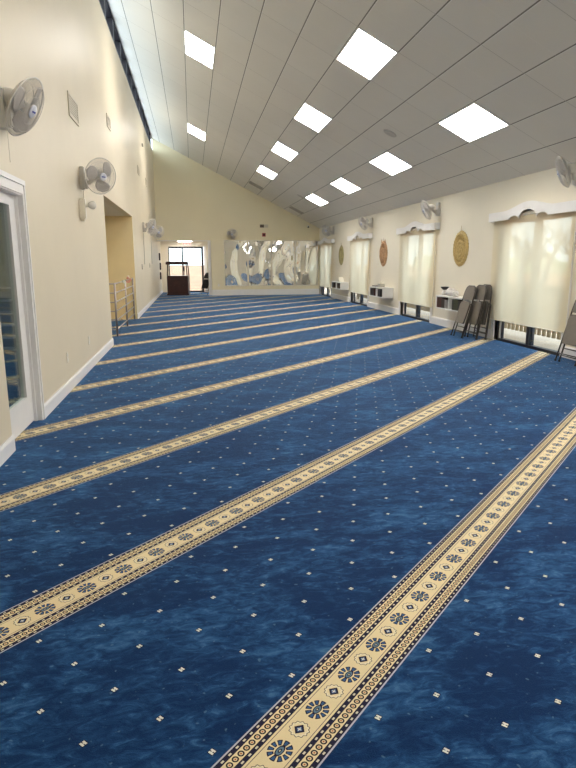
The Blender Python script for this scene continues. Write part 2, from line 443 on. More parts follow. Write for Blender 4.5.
# recess shell
b = MB(); b.box(-3.67, XL-.004, 15.035, 15.05, 0, 2.4395); b.box(-3.67, xo, 15.05, 15.2, 0, 2.6); struct(b.build('wall_recess_far', 'ochre'), 'ochre yellow end wall of the recess')
b = MB(); b.box(-3.67, -3.55, 10.33, 15.05, 0, 2.6); struct(b.build('wall_recess_left', 'ochre'))
b = MB(); b.box(-3.67, xo, 10.21, 10.33, 0, 2.6); struct(b.build('wall_recess_near', 'ochre'))
b = MB(); b.box(-3.55, xo, 10.33, 15.05, 2.44, 2.6); struct(b.build('ceiling_recess', 'wall_side'))
# hall behind the glazed door
b = MB(); b.box(-3.67, -3.55, 2.6, 10.21, 0, 2.6); b.box(-3.55, xo, 2.5, 2.6, 0, 2.6); b.box(-3.55, xo, 10.09, 10.21, 0, 2.6)
struct(b.build('wall_hall', 'hall'), 'grey green hallway walls seen through the glazed door')
b = MB(); b.box(-3.55, xo, 2.6, 10.09, 2.4, 2.55); struct(b.build('ceiling_hall', 'hall'))

# baseboards
def baseboard_left(name, y0, y1, lab=None):
    b = MB(); prof = [(XL, 0), (XL+.018, 0), (XL+.018, .098), (XL+.010, .122), (XL, .122)]
    b.prism([(x, z) for x, z in prof], y0, y1, 'Y'); struct(b.build(name, 'trim'), lab)
baseboard_left('baseboard_left_near', YN, DO0-.005); baseboard_left('baseboard_left_middle', 5.463, 10.32); baseboard_left('baseboard_left_far', 15.06, 28.0)
b = MB()
for k in range(0, len(ys), 2):
    y0, y1 = ys[k], min(ys[k+1], YF-.15)
    if y1-y0 > .3: b.prism([(XR, 0), (XR-.02, 0), (XR-.02, .14), (XR-.01, .165), (XR, .165)], y0+(.10 if k else 0), y1-.10, 'Y')
struct(b.build('baseboard_right', 'trim'), 'white baseboard along the window wall')
b = MB(); b.box(.78, XR-.02, YF-.15, YF-.13, 0, .15); b.box(.78, XR-.02, YF-.165, YF-.13, .15, .185); b.box(.78, XR-.02, YF-.142, YF-.13, .185, .235)
struct(b.build('baseboard_far', 'trim'), 'tall white baseboard under the mirrors')
# vestibule opening trim
b = MB(); b.box(.66, .70, YF-.02, YF+.16, 0, 2.21); b.box(XL, .70, YF-.02, YF+.16, 2.19, 2.22); b.box(.70, .775, YF-.02, YF, 0, 2.22)
struct(b.build('trim_1', 'trim'), 'white trim round the vestibule opening')
# clerestory band
root = struct(empty('window_clerestory', (XL, 0, ZCL)), 'dark framed clerestory strip high on the left wall')
zt = cz(XL)+.02-ZCL
b = MB(); b.box(-.15, 0, YN, YF, 0, .035); b.box(-.15, 0, YN, YF, zt-.05, zt)
y = 12.08-1.2192*12
while y < YF:
    if y > YN: b.box(-.135, -.005, y-.05, y+.05, .035, zt-.05)
    y += 1.2192
b.build('frame', 'bronze', root)
b = MB(); b.box(-.14, -.134, YN, YF, .03, zt-.03); b.build('glass', 'glass', root)
# flat roof added unseen to bounce light onto the ceiling, added eave blocks sun
b = MB(); b.box(XL-6.5, xo, YN-.1, 28.1, 5.2, 5.32); struct(b.build('roof_light_bounce', 'bounce_roof'))
b = MB(); xe = XL-.6; b.prism([(xe, cz(xe)), (XL, cz(XL)), (XL, cz(XL)+.12), (xe, cz(xe)+.12)], YN-.1, YF+.2, 'Y'); struct(b.build('roof_sun_block', 'trim'))

# left door
root = struct(empty('door_1', (XL, 5.02, 0)), 'white framed glazed door in the left wall')
b = MB()   # casing + jambs
b.box(-.15, .0, .39, .4095, 0, DZ-.001); b.box(-.15, 0, -.4795, .39, DZ-.02, DZ-.001)
b.box(0, .010, .385, .425, 0, DZ+.08); b.box(0, .020, .418, .442, 0, DZ+.09); b.box(0, .012, -.70, .385, DZ-.01, DZ+.08); b.box(.012, .024, -.70, .442, DZ+.06, DZ+.10)
b.box(-.06, -.035, .37, .39, 0, DZ-.02)
b.build('frame', 'trim', root)
b = MB(); xd0, xd1 = -.105, -.06
b.box(xd0, xd1, -.475, -.37, .01, DZ-.02); b.box(xd0, xd1, .22, .389, .01, DZ-.02); b.box(xd0, xd1, -.37, .22, .01, .25); b.box(xd0, xd1, -.37, .22, DZ-.11, DZ-.02)
b.build('door_leaf', 'trim', root)
b = MB(); b.box(-.086, -.080, -.37, .22, .25, DZ-.11); b.build('glass', glass_material('door_glass', (.86, .93, .90)), root)

# patio doors on the right wall
for n, (y0, y1) in enumerate(WIN):
    root = struct(empty('window_%d' % (n+1), (XR, (y0+y1)/2, 0)), 'dark bronze framed sliding patio door behind a cream shade')
    h = (y1-y0)/2
    b = MB(); b.box(.04, .14, -h, h, -.02, .035); b.box(.04, .14, -h, h, WZ-.05, WZ); b.box(.04, .14, -h, -h+.06, .03, WZ); b.box(.04, .14, h-.06, h, .03, WZ)
    b.box(.05, .09, -.03, .05, .03, WZ-.05); b.box(.09, .13, -.06, .02, .03, WZ-.05)
    b.box(.05, .085, h-.18, h-.145, .03, WZ-.05)
    b.build('frame', 'bronze', root)
    b = MB(); b.box(.05, .09, h-.135, h-.07, .03, WZ-.05); b.build('screen_track', 'trim', root)
    b = MB(); b.box(.06, .066, -h+.06, .0, .035, WZ-.05); b.box(.10, .106, 0, h-.06, .035, WZ-.05); b.build('glass', 'glass', root)
    b = MB(); b.box(-.02, .04, h, h+.10, 0, WZ+.04); b.box(-.02, .04, -h-.10, -h, 0, WZ+.04); b.box(-.02, .04, -h-.1, h+.1, WZ, WZ+.09)
    b.build('casing', 'trim', root)

# vestibule glass doors
root = struct(empty('door_2', (-.2, 28, 0)), 'black framed glass doors at the end of the vestibule')
b = MB()
b.box(-.85, .72, .0, .1, 1.96, 2.04); b.box(-.85, -.81, 0, .1, 0, 1.96); b.box(.63, .72, 0, .1, 0, 1.96); b.box(-.25, -.19, 0, .1, 0, 1.96); b.box(-.19, .63, 0, .08, 0, .06); b.box(-.81, -.25, 0, .08, 0, .06)
b.build('frame', 'bronze', root)
b = MB(); b.box(-.20, -.14, -.05, .0, .95, 1.15); b.box(-.17, -.15, -.06, -.04, .75, 1.30); b.build('door_handle', 'black', root)
b = MB(); b.box(-.81, .63, .04, .046, .05, 1.97); b.build('glass', 'glass', root)
b = MB(); b.box(.74, .86, -.02, .06, 0, 2.04); b.build('side_trim', 'trim', root)

# ================================================================== OUTSIDE
b = MB(); b.box(XR+.15, 7.2, YN-2, 40, -.3, -.06); struct(b.build('ground_terrace', 'deck'), 'pale concrete terrace outside the patio doors')
b = MB(); b.box(-80, 150, -60, 260, -.5, -.31); struct(b.build('ground_lawn', 'earth'), 'brown winter ground outside')
for (y0, y1) in WIN[-4:]:
    root = empty('terrace_railing', (6.25, (y0+y1)/2+1.6, -.06))
    k = WIN.index((y0, y1))
    nm = {len(WIN)-4: 'first', len(WIN)-3: 'second', len(WIN)-2: 'third', len(WIN)-1: 'fourth'}[k]
    tag(root, 'tan wooden terrace railing outside the %s shaded patio door from the right edge' % nm, 'railing', 'terrace railings outside the patio doors')
    b = MB(); b.box(-.03, .03, -1.9, 1.9, .95, 1.0); b.box(-.025, .025, -1.9, 1.9, .55, .60); b.box(-.04, .04, -1.9, -1.82, 0, 1.0); b.box(-.04, .04, 1.82, 1.9, 0, 1.0); b.build('rail', 'baluster', root)
    b = MB()
    for q in range(24): b.box(-.018, .018, -1.75+q*.152, -1.75+q*.152+.075, .10, .95)
    b.build('baluster_row', 'baluster', root)

def tree_mesh(seed, H):
    rnd = random.Random(seed); mb = MB()
    def grow(p, d, L, r, lev):
        pts = [p]; q = p.copy(); dd = d.copy(); n = 4
        for _ in range(n):
            dd = (dd + Vector((rnd.uniform(-.18, .18), rnd.uniform(-.18, .18), rnd.uniform(-.04, .12)))).normalized()
            q = q + dd*L/n; pts.append(q.copy())
        mb.tube(pts, [r*(1-.45*i/n) for i in range(n+1)], 5 if lev < 2 else 3, caps=False)
        if lev < 4:
            for _ in range(rnd.randint(3, 4)):
                k = rnd.randint(2, n); ax = Vector((rnd.uniform(-1, 1), rnd.uniform(-1, 1), rnd.uniform(.0, .7))).normalized()
                grow(pts[k], (dd*.55 + ax*.8).normalized(), L*rnd.uniform(.55, .75), r*.5, lev+1)
    grow(Vector((0, 0, 0)), Vector((0, 0, 1)), H*.24, H*.030, 0)
    return mb.mesh('bare_tree', 'bark')
for k, (x, y, H, lab) in enumerate([(18.0, 29.0, 7.5, 'bare winter tree seen through the right half of the nearest shade'), (17.0, 31.6, 7.5, 'tall bare winter tree seen through the left half of the nearest shade'),
                                (15.0, 22.6, 6.5, 'bare winter tree at the right edge of the nearest shade'), (12.0, 34, 9, 'bare winter tree beyond the second shaded patio door'), (24.0, 41.5, 9.5, 'bare winter tree farthest out behind the middle of the nearest shade')]):
    tag(link('bare_tree', tree_mesh(20+k, H), None, Matrix.Translation((x, y, -.31))), lab, 'tree', 'bare trees outside')
b = MB(); rnd = random.Random(3)
poly = []
for i in range(60): poly.append((-20+i*2.4, .9+rnd.random()*1.7))
b.prism([(p[0], p[1]) for p in poly] + [(poly[-1][0], -.35), (poly[0][0], -.35)], 46, 48, 'X')
tag(b.build('distant_brush', 'foliage'), 'hazy line of winter brush on the horizon beyond the terrace', 'hedge', kind='stuff')

# ================================================================== CEILING FIXTURES
NS = Vector((-math.sin(TH), 0, -math.cos(TH)))        # pointing down into the room
def slope_mtx(xc, yc):
    """local X down the slope, Y along the room, Z down into the room; x measured along the slope"""
    sx = Vector((math.cos(TH), 0, -math.sin(TH))); sy = Vector((0, 1, 0)); nz = sx.cross(sy)
    m = Matrix((sx, sy, nz)).transposed().to_4x4(); m.translation = Vector((xc, yc, cz(xc))); return m
def col_x(k): return X1 + (k-.5)*T*math.cos(TH)        # centre of the column between line k and k+1 (k from 1)
me_f = MB()
for bx in ((-.305, -.282, -.61, .61), (.282, .305, -.61, .61), (-.282, .282, -.61, -.588), (-.282, .282, .588, .61)): me_f.box(*bx, -.012, -.001)
me_f = me_f.mesh('frame', 'white'); me_d = MB(); me_d.box(-.282, .282, -.588, .588, -.008, -.002); me_d = me_d.mesh('diffuser', 'panel')
LP = [(3, 12.26, 'glowing ceiling panel in the upper left column, the nearer of two near the clerestory'), (3, 19.55, 'glowing ceiling panel in the left column, the farther of two'),
      (7, 8.65, 'glowing ceiling panel nearest the camera in the middle row of four'), (7, 12.36, 'glowing ceiling panel second in the middle row of four'),
      (7, 16.05, 'glowing ceiling panel third in the middle row of four'), (7, 19.76, 'glowing ceiling panel farthest in the middle row of four'),
      (10, 8.68, 'largest looking glowing ceiling panel, nearest in the row above the windows'), (10, 12.37, 'glowing ceiling panel second in the row above the windows'),
      (10, 16.05, 'glowing ceiling panel third in the row above the windows'), (10, 19.77, 'glowing ceiling panel farthest in the row above the windows'),
      (7, 4.97, 'ceiling panel overhead outside the photo in the middle row'), (7, 1.29, 'ceiling panel overhead behind the camera in the middle row'),  # unseen panels continuing the rows, added to light the near carpet
      (10, 4.97, 'ceiling panel overhead outside the photo in the window row'), (10, 1.29, 'ceiling panel overhead behind the camera in the window row')]
for k, yc, lab in LP:
    m = slope_mtx(col_x(k), yc)
    root = empty('ceiling_light'); root.matrix_world = m @ Matrix.Rotation(PI, 4, 'X') @ Matrix.Translation((0, 0, 0))
    root.matrix_world = m
    tag(root, lab, 'ceiling light', 'square LED ceiling panels')
    link('frame', me_f, root, Matrix.Diagonal((1, 1, 1, 1))); link('diffuser', me_d, root, Matrix.Translation((0, 0, -.001)))
def vent_parts(root, w, h, n, z0=-.014, mf='ventw', mg='grille', horizontal=True):
    b = MB()
    for bx in ((-w/2, -w/2+.03, -h/2, h/2), (w/2-.03, w/2, -h/2, h/2), (-w/2+.03, w/2-.03, -h/2, -h/2+.03), (-w/2+.03, w/2-.03, h/2-.03, h/2)): b.box(*bx, z0, -.001)
    b.build('frame', mf, root)
    b = MB(); b.box(-w/2+.03, w/2-.03, -h/2+.03, h/2-.03, -.004, -.001); b.build('backing', mg, root)
    b = MB()
    for i in range(n):
        t_ = -h/2+.03+(h-.06)*(i+.5)/n
        b.box(-w/2+.03, w/2-.03, t_-(h-.06)/n*.28, t_+(h-.06)/n*.28, -.010, -.004)
    b.build('louvre', mf, root)
for k, yc, lab in ((7, 23.1, 'grey ceiling vent beyond the middle row of light panels'), (10, 23.7, 'grey ceiling vent beyond the window row of light panels')):
    root = empty('ceiling_vent'); root.matrix_world = slope_mtx(col_x(k), yc); tag(root, lab, 'vent', 'ceiling vents by the end wall')
    vent_parts(root, .56, .56, 7, mf=mat('vent_grey_light', (.42, .40, .36), .5), mg='grille')
for x, y, lab in ((3.551, 10.80, 'round flush ceiling speaker left of the largest window-row panel'), (3.70, 20.6, 'small round ceiling speaker near the farthest light panels')):
    root = empty('ceiling_speaker'); root.matrix_world = slope_mtx(x, y); tag(root, lab, 'speaker', 'round ceiling speakers')
    b = MB(); b.lathe([(0, -.004), (.105, -.004), (.115, -.010), (.125, -.008), (.13, -.001)], 32); b.build('grille', mat('speaker_grille', (.58, .56, .52), .6), root, True)

# ================================================================== LEFT WALL FIXTURES
def wall_mtx(x, y, z, side):
    """local X along the wall, Y up, -Z out of the wall into the room"""
    if side == 'L': ax = Vector((0, 1, 0)); out = Vector((1, 0, 0))
    elif side == 'R': ax = Vector((0, -1, 0)); out = Vector((-1, 0, 0))
    else: ax = Vector((1, 0, 0)); out = Vector((0, -1, 0))
    up = Vector((0, 0, 1)); zz = -out
    m = Matrix((ax, up, zz)).transposed().to_4x4(); m.translation = Vector((x, y, z)); return m
for (y, z, w_, h, lab) in ((8.09, 3.21, .60, .27, 'largest louvred return vent high on the left wall above the large fan'), (11.53, 3.79, .46, .21, 'louvred vent high on the left wall above the recess'),
                         (17.55, 3.83, .50, .22, 'narrow vent on the left wall beyond the recess'), (20.4, 3.87, .52, .22, 'farthest narrow vent on the left wall')):
    root = empty('wall_vent'); root.matrix_world = wall_mtx(XL, y, z, 'L'); tag(root, lab, 'vent', 'wall vents on the left wall'); vent_parts(root, w_, h, 7)
for (x, y, z, side, lab) in ((XL, 6.66, .37, 'L', 'ivory wall outlet low on the left wall, nearer to the glazed door'), (XL, 8.05, .38, 'L', 'ivory wall outlet low on the left wall, nearer to the recess'),
                             (1.06, YF-.13, .42, 'F', 'small wall outlet left below the first mirror')):
    root = empty('wall_outlet'); root.matrix_world = wall_mtx(x, y, z, side); tag(root, lab, 'outlet', 'wall outlets')
    b = MB(); b.box(-.036, .036, -.058, .058, -.007, -.0005, .002); b.build('cover_plate', 'ivory', root)
    for s in (-1, 1):
        b = MB(); b.box(-.017, .017, s*.024-.014, s*.024+.014, -.010, -.007, .001); b.build('socket', 'white', root)
for (y, z, lab, m_) in ((17.2, 1.24, 'dark switch plate on the left wall under the first far fan cord', 'brown'), (20.3, 1.26, 'grey switch plate on the left wall under the second far fan cord', 'grille')):
    root = empty('switch_plate'); root.matrix_world = wall_mtx(XL, y, z, 'L'); tag(root, lab, 'switch')
    b = MB(); b.box(-.05, .05, -.07, .07, -.01, -.0005, .003); b.build('cover_plate', m_, root)
    b = MB(); b.box(-.012, .012, -.025, .025, -.018, -.010, .002); b.build('toggle', 'ivory', root)
for (y, z, lab) in ((26.3, 1.58, 'topmost small dark picture frame on the vestibule wall'), (26.6, 1.18, 'middle small dark picture frame on the vestibule wall'), (26.5, .78, 'lowest small dark picture frame on the vestibule wall')):
    root = empty('picture_frame'); root.matrix_world = wall_mtx(XL, y, z, 'L'); tag(root, lab, 'picture')
    b = MB(); b.box(-.2, .2, -.15, .15, -.05, -.001, .004); b.build('frame', 'black', root)
    b = MB(); b.box(-.16, .16, -.11, .11, -.054, -.05); b.build('picture', 'brown', root)

# ================================================================== FANS
RC = .215
def fan_meshes():
    d = {}
    # local head space: +Z is where the fan blows, origin at the middle of the cage
    def grille(front):
        b = MB(); nw = 90; s = 1 if front else -1
        dep = .052 if front else .055
        for i in range(nw):
            a = 2*PI*i/nw; tw = .5 if front else .0
            pts = []
            for k in range(6):
                t_ = k/5; r = .045 + (RC-.045)*t_
                h = s*dep*math.sqrt(max(0, 1-(t_**3)))*.98
                aa = a + tw*t_*(1-t_)
                pts.append((r*math.cos(aa), r*math.sin(aa), h))
            b.tube(pts, .0012, 3, caps=False)
        for rr in (.10, .165):
            t_ = (rr-.045)/(RC-.045); h = s*dep*math.sqrt(1-t_**3)*.98
            b.tube([(rr*math.cos(2*PI*k/40), rr*math.sin(2*PI*k/40), h) for k in range(40)], .0018, 4, closed=True)
        return b
    b = grille(True); b.lathe([(0, .058), (.046, .057), (.048, .051), (0, .049)], 28); d['front_grille'] = b.mesh('front_grille', 'wire', True)
    b = grille(False); b.lathe([(0, -.062), (.052, -.060), (.054, -.054), (0, -.052)], 28); d['rear_grille'] = b.mesh('rear_grille', 'wire', True)
    b = MB(); b.tube([(RC*math.cos(2*PI*k/56), RC*math.sin(2*PI*k/56), 0) for k in range(56)], .0065, 8, closed=True); d['rim'] = b.mesh('rim', 'fanwhite', True)
    b = MB(); b.lathe([(0, .070), (.030, .069), (.046, .064), (.048, .059), (0, .058)], 32); d['badge'] = b.mesh('badge', 'badge', True)
    b = MB(); b.box(-.026, .026, -.006, .006, .0695, .0722, .001); d['badge_mark'] = b.mesh('badge_mark', 'blue')
    b = MB(); b.lathe([(0, .035), (.02, .032), (.038, .02), (.04, -.02), (0, -.02)], 24); d['hub'] = b.mesh('hub', 'fanwhite', True)
    # a broad swept blade
    b = MB(); nr, na = 8, 8; g = []
    for side in (0, 1):
        rows = []
        for i in range(nr+1):
            t_ = i/nr; r = .032 + .165*t_; row = []
            half = (.28 + .42*math.sin(PI*min(1, t_*.8+.12)))*(1 if t_ < .85 else 1-.5*((t_-.85)/.15)**2)
            for j in range(na+1):
                a = (j/na*2-1)*half + .45*t_
                row.append(b.bm.verts.new((r*math.cos(a), r*math.sin(a), (j/na*2-1)*.022*(1-.2*t_) + (.002 if side else -.002))))
            rows.append(row)
        g.append(rows)
        for i in range(nr):
            for j in range(na): b.bm.faces.new((rows[i][j], rows[i+1][j], rows[i+1][j+1], rows[i][j+1]))
    A, B = g
    for i in range(nr):
        b.bm.faces.new((A[i][0], A[i+1][0], B[i+1][0], B[i][0])); b.bm.faces.new((A[i][na], A[i+1][na], B[i+1][na], B[i][na]))
    for j in range(na):
        b.bm.faces.new((A[0][j], A[0][j+1], B[0][j+1], B[0][j])); b.bm.faces.new((A[nr][j], A[nr][j+1], B[nr][j+1], B[nr][j]))
    d['blade'] = b.mesh('blade', 'blade', True)
    b = MB(); b.lathe([(0, -.195), (.028, -.193), (.052, -.175), (.066, -.14), (.070, -.10), (.064, -.065), (0, -.062)], 28); d['motor_housing'] = b.mesh('motor_housing', 'fanwhite', True)
    # wall bracket, in wall space: X along the wall, Y up, -Z out
    b = MB(); b.box(-.055, .055, -.15, .13, -.06, -.001, .008); b.box(-.045, .045, -.14, -.02, -.10, -.06, .01); b.box(-.03, .03, .07, .12, -.045, -.03, .004); d['wall_bracket'] = b.mesh('wall_bracket', 'fanwhite')
    return d
FM = fan_meshes()
def wall_fan(x, y, z, side, head, aim, label, cord=None, scale=1):
    """x,y,z wall point; head = world centre of the cage; aim = direction it blows"""
    root = empty('wall_fan'); W = wall_mtx(x, y, z, side); root.matrix_world = W; tag(root, label, 'fan', 'oscillating wall fans')
    inv = W.inverted(); aim = Vector(aim).normalized(); head = Vector(head)
    r_ = aim.cross(Vector((0, 0, 1))).normalized()*-1; u_ = aim.cross(r_)
    u_ = -u_ if u_.z < 0 else u_; r_ = u_.cross(aim)
    H = Matrix((r_, u_, aim)).transposed().to_4x4(); H.translation = head
    HL = inv @ H
    link('wall_bracket', FM['wall_bracket'], root, Matrix.Identity(4))
    piv = HL @ Vector((0, -.03, -.13))
    b = MB(); b.tube([(0, -.06, -.07), (piv.x*.3, -.06, -.07+(piv.z+.07)*.4), (piv.x*.7, (piv.y-.06)*.5, piv.z*.85), tuple(piv)], [.030, .028, .024, .022], 12); b.build('neck', 'fanwhite', root, True)
    if scale != 1: HL = HL @ Matrix.Scale(scale, 4)
    link('motor_housing', FM['motor_housing'], root, HL); link('rear_grille', FM['rear_grille'], root, HL); link('rim', FM['rim'], root, HL)
    fg = link('front_grille', FM['front_grille'], root, HL); bd = link('badge', FM['badge'], fg); link('badge_mark', FM['badge_mark'], fg)
    link('hub', FM['hub'], root, HL)
    for k in range(3): link('blade', FM['blade'], root, HL @ Matrix.Rotation(2*PI*k/3+.5, 4, 'Z'))
    if cord:
        b = MB(); b.tube([tuple(inv @ Vector(c)) for c in cord], .0055, 6); b.build('power_cord', 'grille' if side == 'L' and y > 15 else 'ivory', root, True)
    else:
        b = MB(); b.tube([(.03, -.15, -.05), (.03, -.38, -.05)], .002, 5); b.build('pull_cord', 'ivory', root)
wall_fan(XL, 4.95, 2.50, 'L', (-1.185, 4.98, 2.512), (.85, -.15, -.50), 'largest looking white wall fan at the left edge above the glazed door', None, 1.03)
wall_fan(XL, 8.27, 2.44, 'L', (-1.095, 8.08, 2.435), (.60, -.74, -.22), 'white wall fan left of the recess, facing the camera', [(XL+.03, 8.28, 2.30), (XL+.02, 8.33, 2.20), (XL+.06, 8.27, 2.10), (XL+.10, 8.18, 2.09)])
wall_fan(XL, 18.1, 2.36, 'L', (-1.12, 18.0, 2.37), (.75, -.45, -.35), 'nearer of the two wall fans on the left wall beyond the recess', [(XL+.02, 18.1, 2.2), (XL+.01, 18.1, 1.30)])
wall_fan(XL, 21.4, 2.40, 'L', (-1.10, 21.2, 2.36), (.45, -.80, -.3), 'farther of the two wall fans on the left wall beyond the recess', [(XL+.02, 21.4, 2.2), (XL+.01, 21.4, 1.30)])
wall_fan(1.66, YF, 2.50, 'F', (1.64, YF-.30, 2.47), (-.1, -.9, -.35), 'wall fan on the end wall above the left mirror')
wall_fan(XR, 7.82, 2.54, 'R', (4.99, 7.74, 2.555), (-.87, .36, -.38), 'wall fan at the right edge of the photo above the nearest valance')
wall_fan(XR, 12.63, 2.48, 'R', (4.98, 12.55, 2.45), (-.92, .06, -.42), 'wall fan above the right end of the second valance')
wall_fan(XR, 17.55, 2.50, 'R', (4.99, 17.42, 2.47), (-.88, -.25, -.40), 'wall fan above the third valance from the right')
wall_fan(XR, 22.45, 2.52, 'R', (5.00, 22.3, 2.50), (-.70, -.65, -.25), 'farthest wall fan on the window wall, above the last valance')
# small wall spotlight below the second fan
root = empty('wall_spotlight'); root.matrix_world = wall_mtx(XL, 8.09, 2.045, 'L'); tag(root, 'small white wall box with a round swivel head under the fan left of the recess', 'spotlight')
b = MB(); b.box(-.055, .055, -.13, .12, -.075, -.001, .01); b.build('wall_box', 'ivory', root)
b = MB(); b.tube([(0, .02, -.04), (.05, .03, -.08), (.07, .04, -.10)], .014, 10); b.build('arm', 'ivory', root, True)
b = MB(); b.lathe([(0, -.055), (.025, -.05), (.042, -.02), (.052, .02), (.048, .03), (0, .028)], 24); b.build('head', 'fanwhite', root, True, Matrix.Translation((.0, .04, -.15)) @ Matrix.Rotation(2.3, 4, 'Y'))
b = MB(); b.box(-.035, .035, -.16, -.13, -.055, -.012, .004); b.build('bracket', 'ivory', root)
# little sensor by the clerestory
b = MB(); b.box(XL+.0005, XL+.04, 19.35, 19.5, 4.78, 4.86, .006); tag(b.build('motion_sensor', 'grille'), 'small grey sensor high on the left wall near the clerestory', 'sensor')

# ================================================================== RAILING IN THE RECESS
xr = -1.44
root = empty('guard_railing', (xr, 13.4, 0)); tag(root, 'steel pipe guard railing with horizontal bars across the recess opening', 'railing')
for yy in (-1.85, -.05, 1.62):
    b = MB(); b.tube([(0, yy, 0.002), (0, yy, 1.0)], .018, 12); b.build('post', 'steel', root, True)
b = MB(); b.tube([(-1.1, -1.85, .002), (-1.1, -1.85, 1.0)], .018, 12); b.build('post', 'steel', root, True)
for k in range(6):
    z = .13 + k*.17
    b = MB(); b.tube([(-1.1, -1.85, z), (-.02, -1.85, z), (0, -1.83, z), (0, 1.64, z)], .0125, 10); b.build('bar', 'steel', root, True)
fl = empty('flower_garland', (xr, 13.6, 1.0)); tag(fl, 'pink and white artificial flowers twisted round the top bar of the guard railing', 'flowers')
rnd = random.Random(5)
b = MB(); b.tube([(.0+.022*math.cos(k*.9), -.9+k*.09, -.02+.022*math.sin(k*.9)) for k in range(20)], .004, 5); b.build('vine', 'leaf', fl)
for k, (dy, dz, mm) in enumerate([(-.75, -.03, 'petal_white'), (-.55, -.06, 'petal_white'), (-.15, -.05, 'petal_pink'), (.05, .02, 'petal_pink'), (.15, .04, 'petal_white'), (.3, -.06, 'petal_pink'), (.55, -.03, 'petal_pink')]):
    b = MB()
    for q in range(6):
        a = 2*PI*q/6; b.lathe([(0, .0), (.018, .004), (.022, .016), (0, .02)], 8, 'Z', (.03+.02*math.cos(a)*.4, dy+.024*math.cos(a), dz+.024*math.sin(a)))
    b.lathe([(0, 0), (.012, .004), (0, .022)], 8, 'Z', (.045, dy, dz)); b.build('flower', mm, fl, True)
# recess lamp; unseen fill lamp added to brighten the hall behind the glass
for nm, x, y, mm, lab, cat in (('recess_light', -2.6, 12.6, 'warm', 'warm round ceiling lamp inside the recess', 'ceiling light'), ('hall_fill_light', -2.5, 6.5, 'cool', 'added unseen fill lamp in the hallway behind the glazed door', 'ceiling light')):
    root = empty(nm, (x, y, 2.44 if mm == 'warm' else 2.4)); tag(root, lab, cat)
    b = MB(); b.lathe([(0, -.001), (.22, -.001), (.22, -.03), (.20, -.04), (.20, -.025), (0, -.025)], 32); b.build('base', 'white', root, True)
    b = MB(); b.lathe([(0, -.06), (.12, -.055), (.19, -.035), (.19, -.026), (0, -.026)], 32); b.build('diffuser', mm, root, True)
# shoe rack at the end of the hallway
root = empty('shoe_rack', (-2.85, 9.9, 0)); tag(root, 'pale open shoe rack in the hallway seen through the glazed door', 'rack')
b = MB(); b.box(-.62, -.59, -.17, .17, 0, 1.0); b.box(.59, .62, -.17, .17, 0, 1.0); b.build('side_panel', 'rack', root)
for k in range(6):
    b = MB(); b.box(-.59, .59, -.17, .17, .03+k*.19, .05+k*.19); b.build('shelf', 'trim', root)
b = MB()
for k in (-.2, .2): b.box(k-.01, k+.01, -.16, .17, .05, .98)
b.build('divider', 'rack', root)
b = MB(); b.box(-.59, .59, .16, .17, .03, .98); b.build('back_panel', 'rack', root)

# ================================================================== VALANCES + SHADES
def valance_mesh():
    b = MB(); L_ = 1.24; top, bot = .125, 0.0
    # outline in (y,z): straight, small arch, big arch, small arch, straight; top edge swells in the middle
    pts = [(-L_, bot)]
    def arch(c, r, h, n=12):
        return [(c - r*math.cos(PI*k/n), bot + h*math.sin(PI*k/n)) for k in range(n+1)]
    pts += arch(-.40, .15, .055); pts += arch(0, .25, .125, 18); pts += arch(.40, .15, .055)
    pts += [(L_, bot), (L_, top+.02)]
    n = 28
    for k in range(n+1):
        yy = .75 - 1.5*k/n; pts.append((yy, top+.02 + .10*(.5+.5*math.cos(PI*yy/.75))))
    pts.append((-L_, top+.02))
    # keep unique ordering
    b.prism(pts, -.128, -.112, 'X')
    b.box(-.112, -.001, -L_, -L_+.018, bot, top+.02); b.box(-.112, -.001, L_-.018, L_, bot, top+.02)
    return b.mesh('board', 'trim')
VB = valance_mesh()
b = MB(); b.box(-.112, -.001, -1.22, 1.22, .125, .143); VT = b.mesh('top_board', 'trim')
def shade_meshes():
    z0, z1 = .33, 2.10
    b = MB(); ny, nz = 40, 14; g = []
    for s in (0, 1):
        rows = []
        for i in range(nz+1):
            t_ = i/nz; row = []
            for j in range(ny+1):
                u = j/ny*2-1
                x = .006*math.sin(u*7)*(t_*.8+.2) + .004*math.sin(u*17+1)*t_
                row.append(b.bm.verts.new((x + s*.0012, u*1.27, z1 + (z0-z1)*t_)))
            rows.append(row)
        g.append(rows)
        for i in range(nz):
            for j in range(ny): b.bm.faces.new((rows[i][j], rows[i][j+1], rows[i+1][j+1], rows[i+1][j]))
    return b
# single-sheet cloth (one layer, so light passes it once)
def shade_mesh():
    z0, z1 = .37, 2.10; b = MB(); ny, nz = 40, 14; rows = []
    for i in range(nz+1):
        t_ = i/nz; rows.append([b.bm.verts.new((.006*math.sin((j/ny*2-1)*7)*(t_*.8+.2), (j/ny*2-1)*1.13, z1 + (z0-z1)*t_)) for j in range(ny+1)])
    for i in range(nz):
        for j in range(ny): b.bm.faces.new((rows[i][j], rows[i][j+1], rows[i+1][j+1], rows[i+1][j]))
    return b.mesh('cloth', 'blind', True)
SC = shade_mesh()
b = MB(); b.tube([(0, -1.13, .365), (0, 1.13, .365)], .009, 10); SB = b.mesh('hem_bar', 'ivory', True)
b = MB(); b.tube([(.012, -1.16, 2.115), (.012, 1.16, 2.115)], .028, 14); SR = b.mesh('roller', 'ivory', True)
names = {7.9: 'nearest window, at the right edge', 12.85: 'second window from the right', 17.82: 'third window from the right', 22.78: 'farthest window, next to the mirrors'}
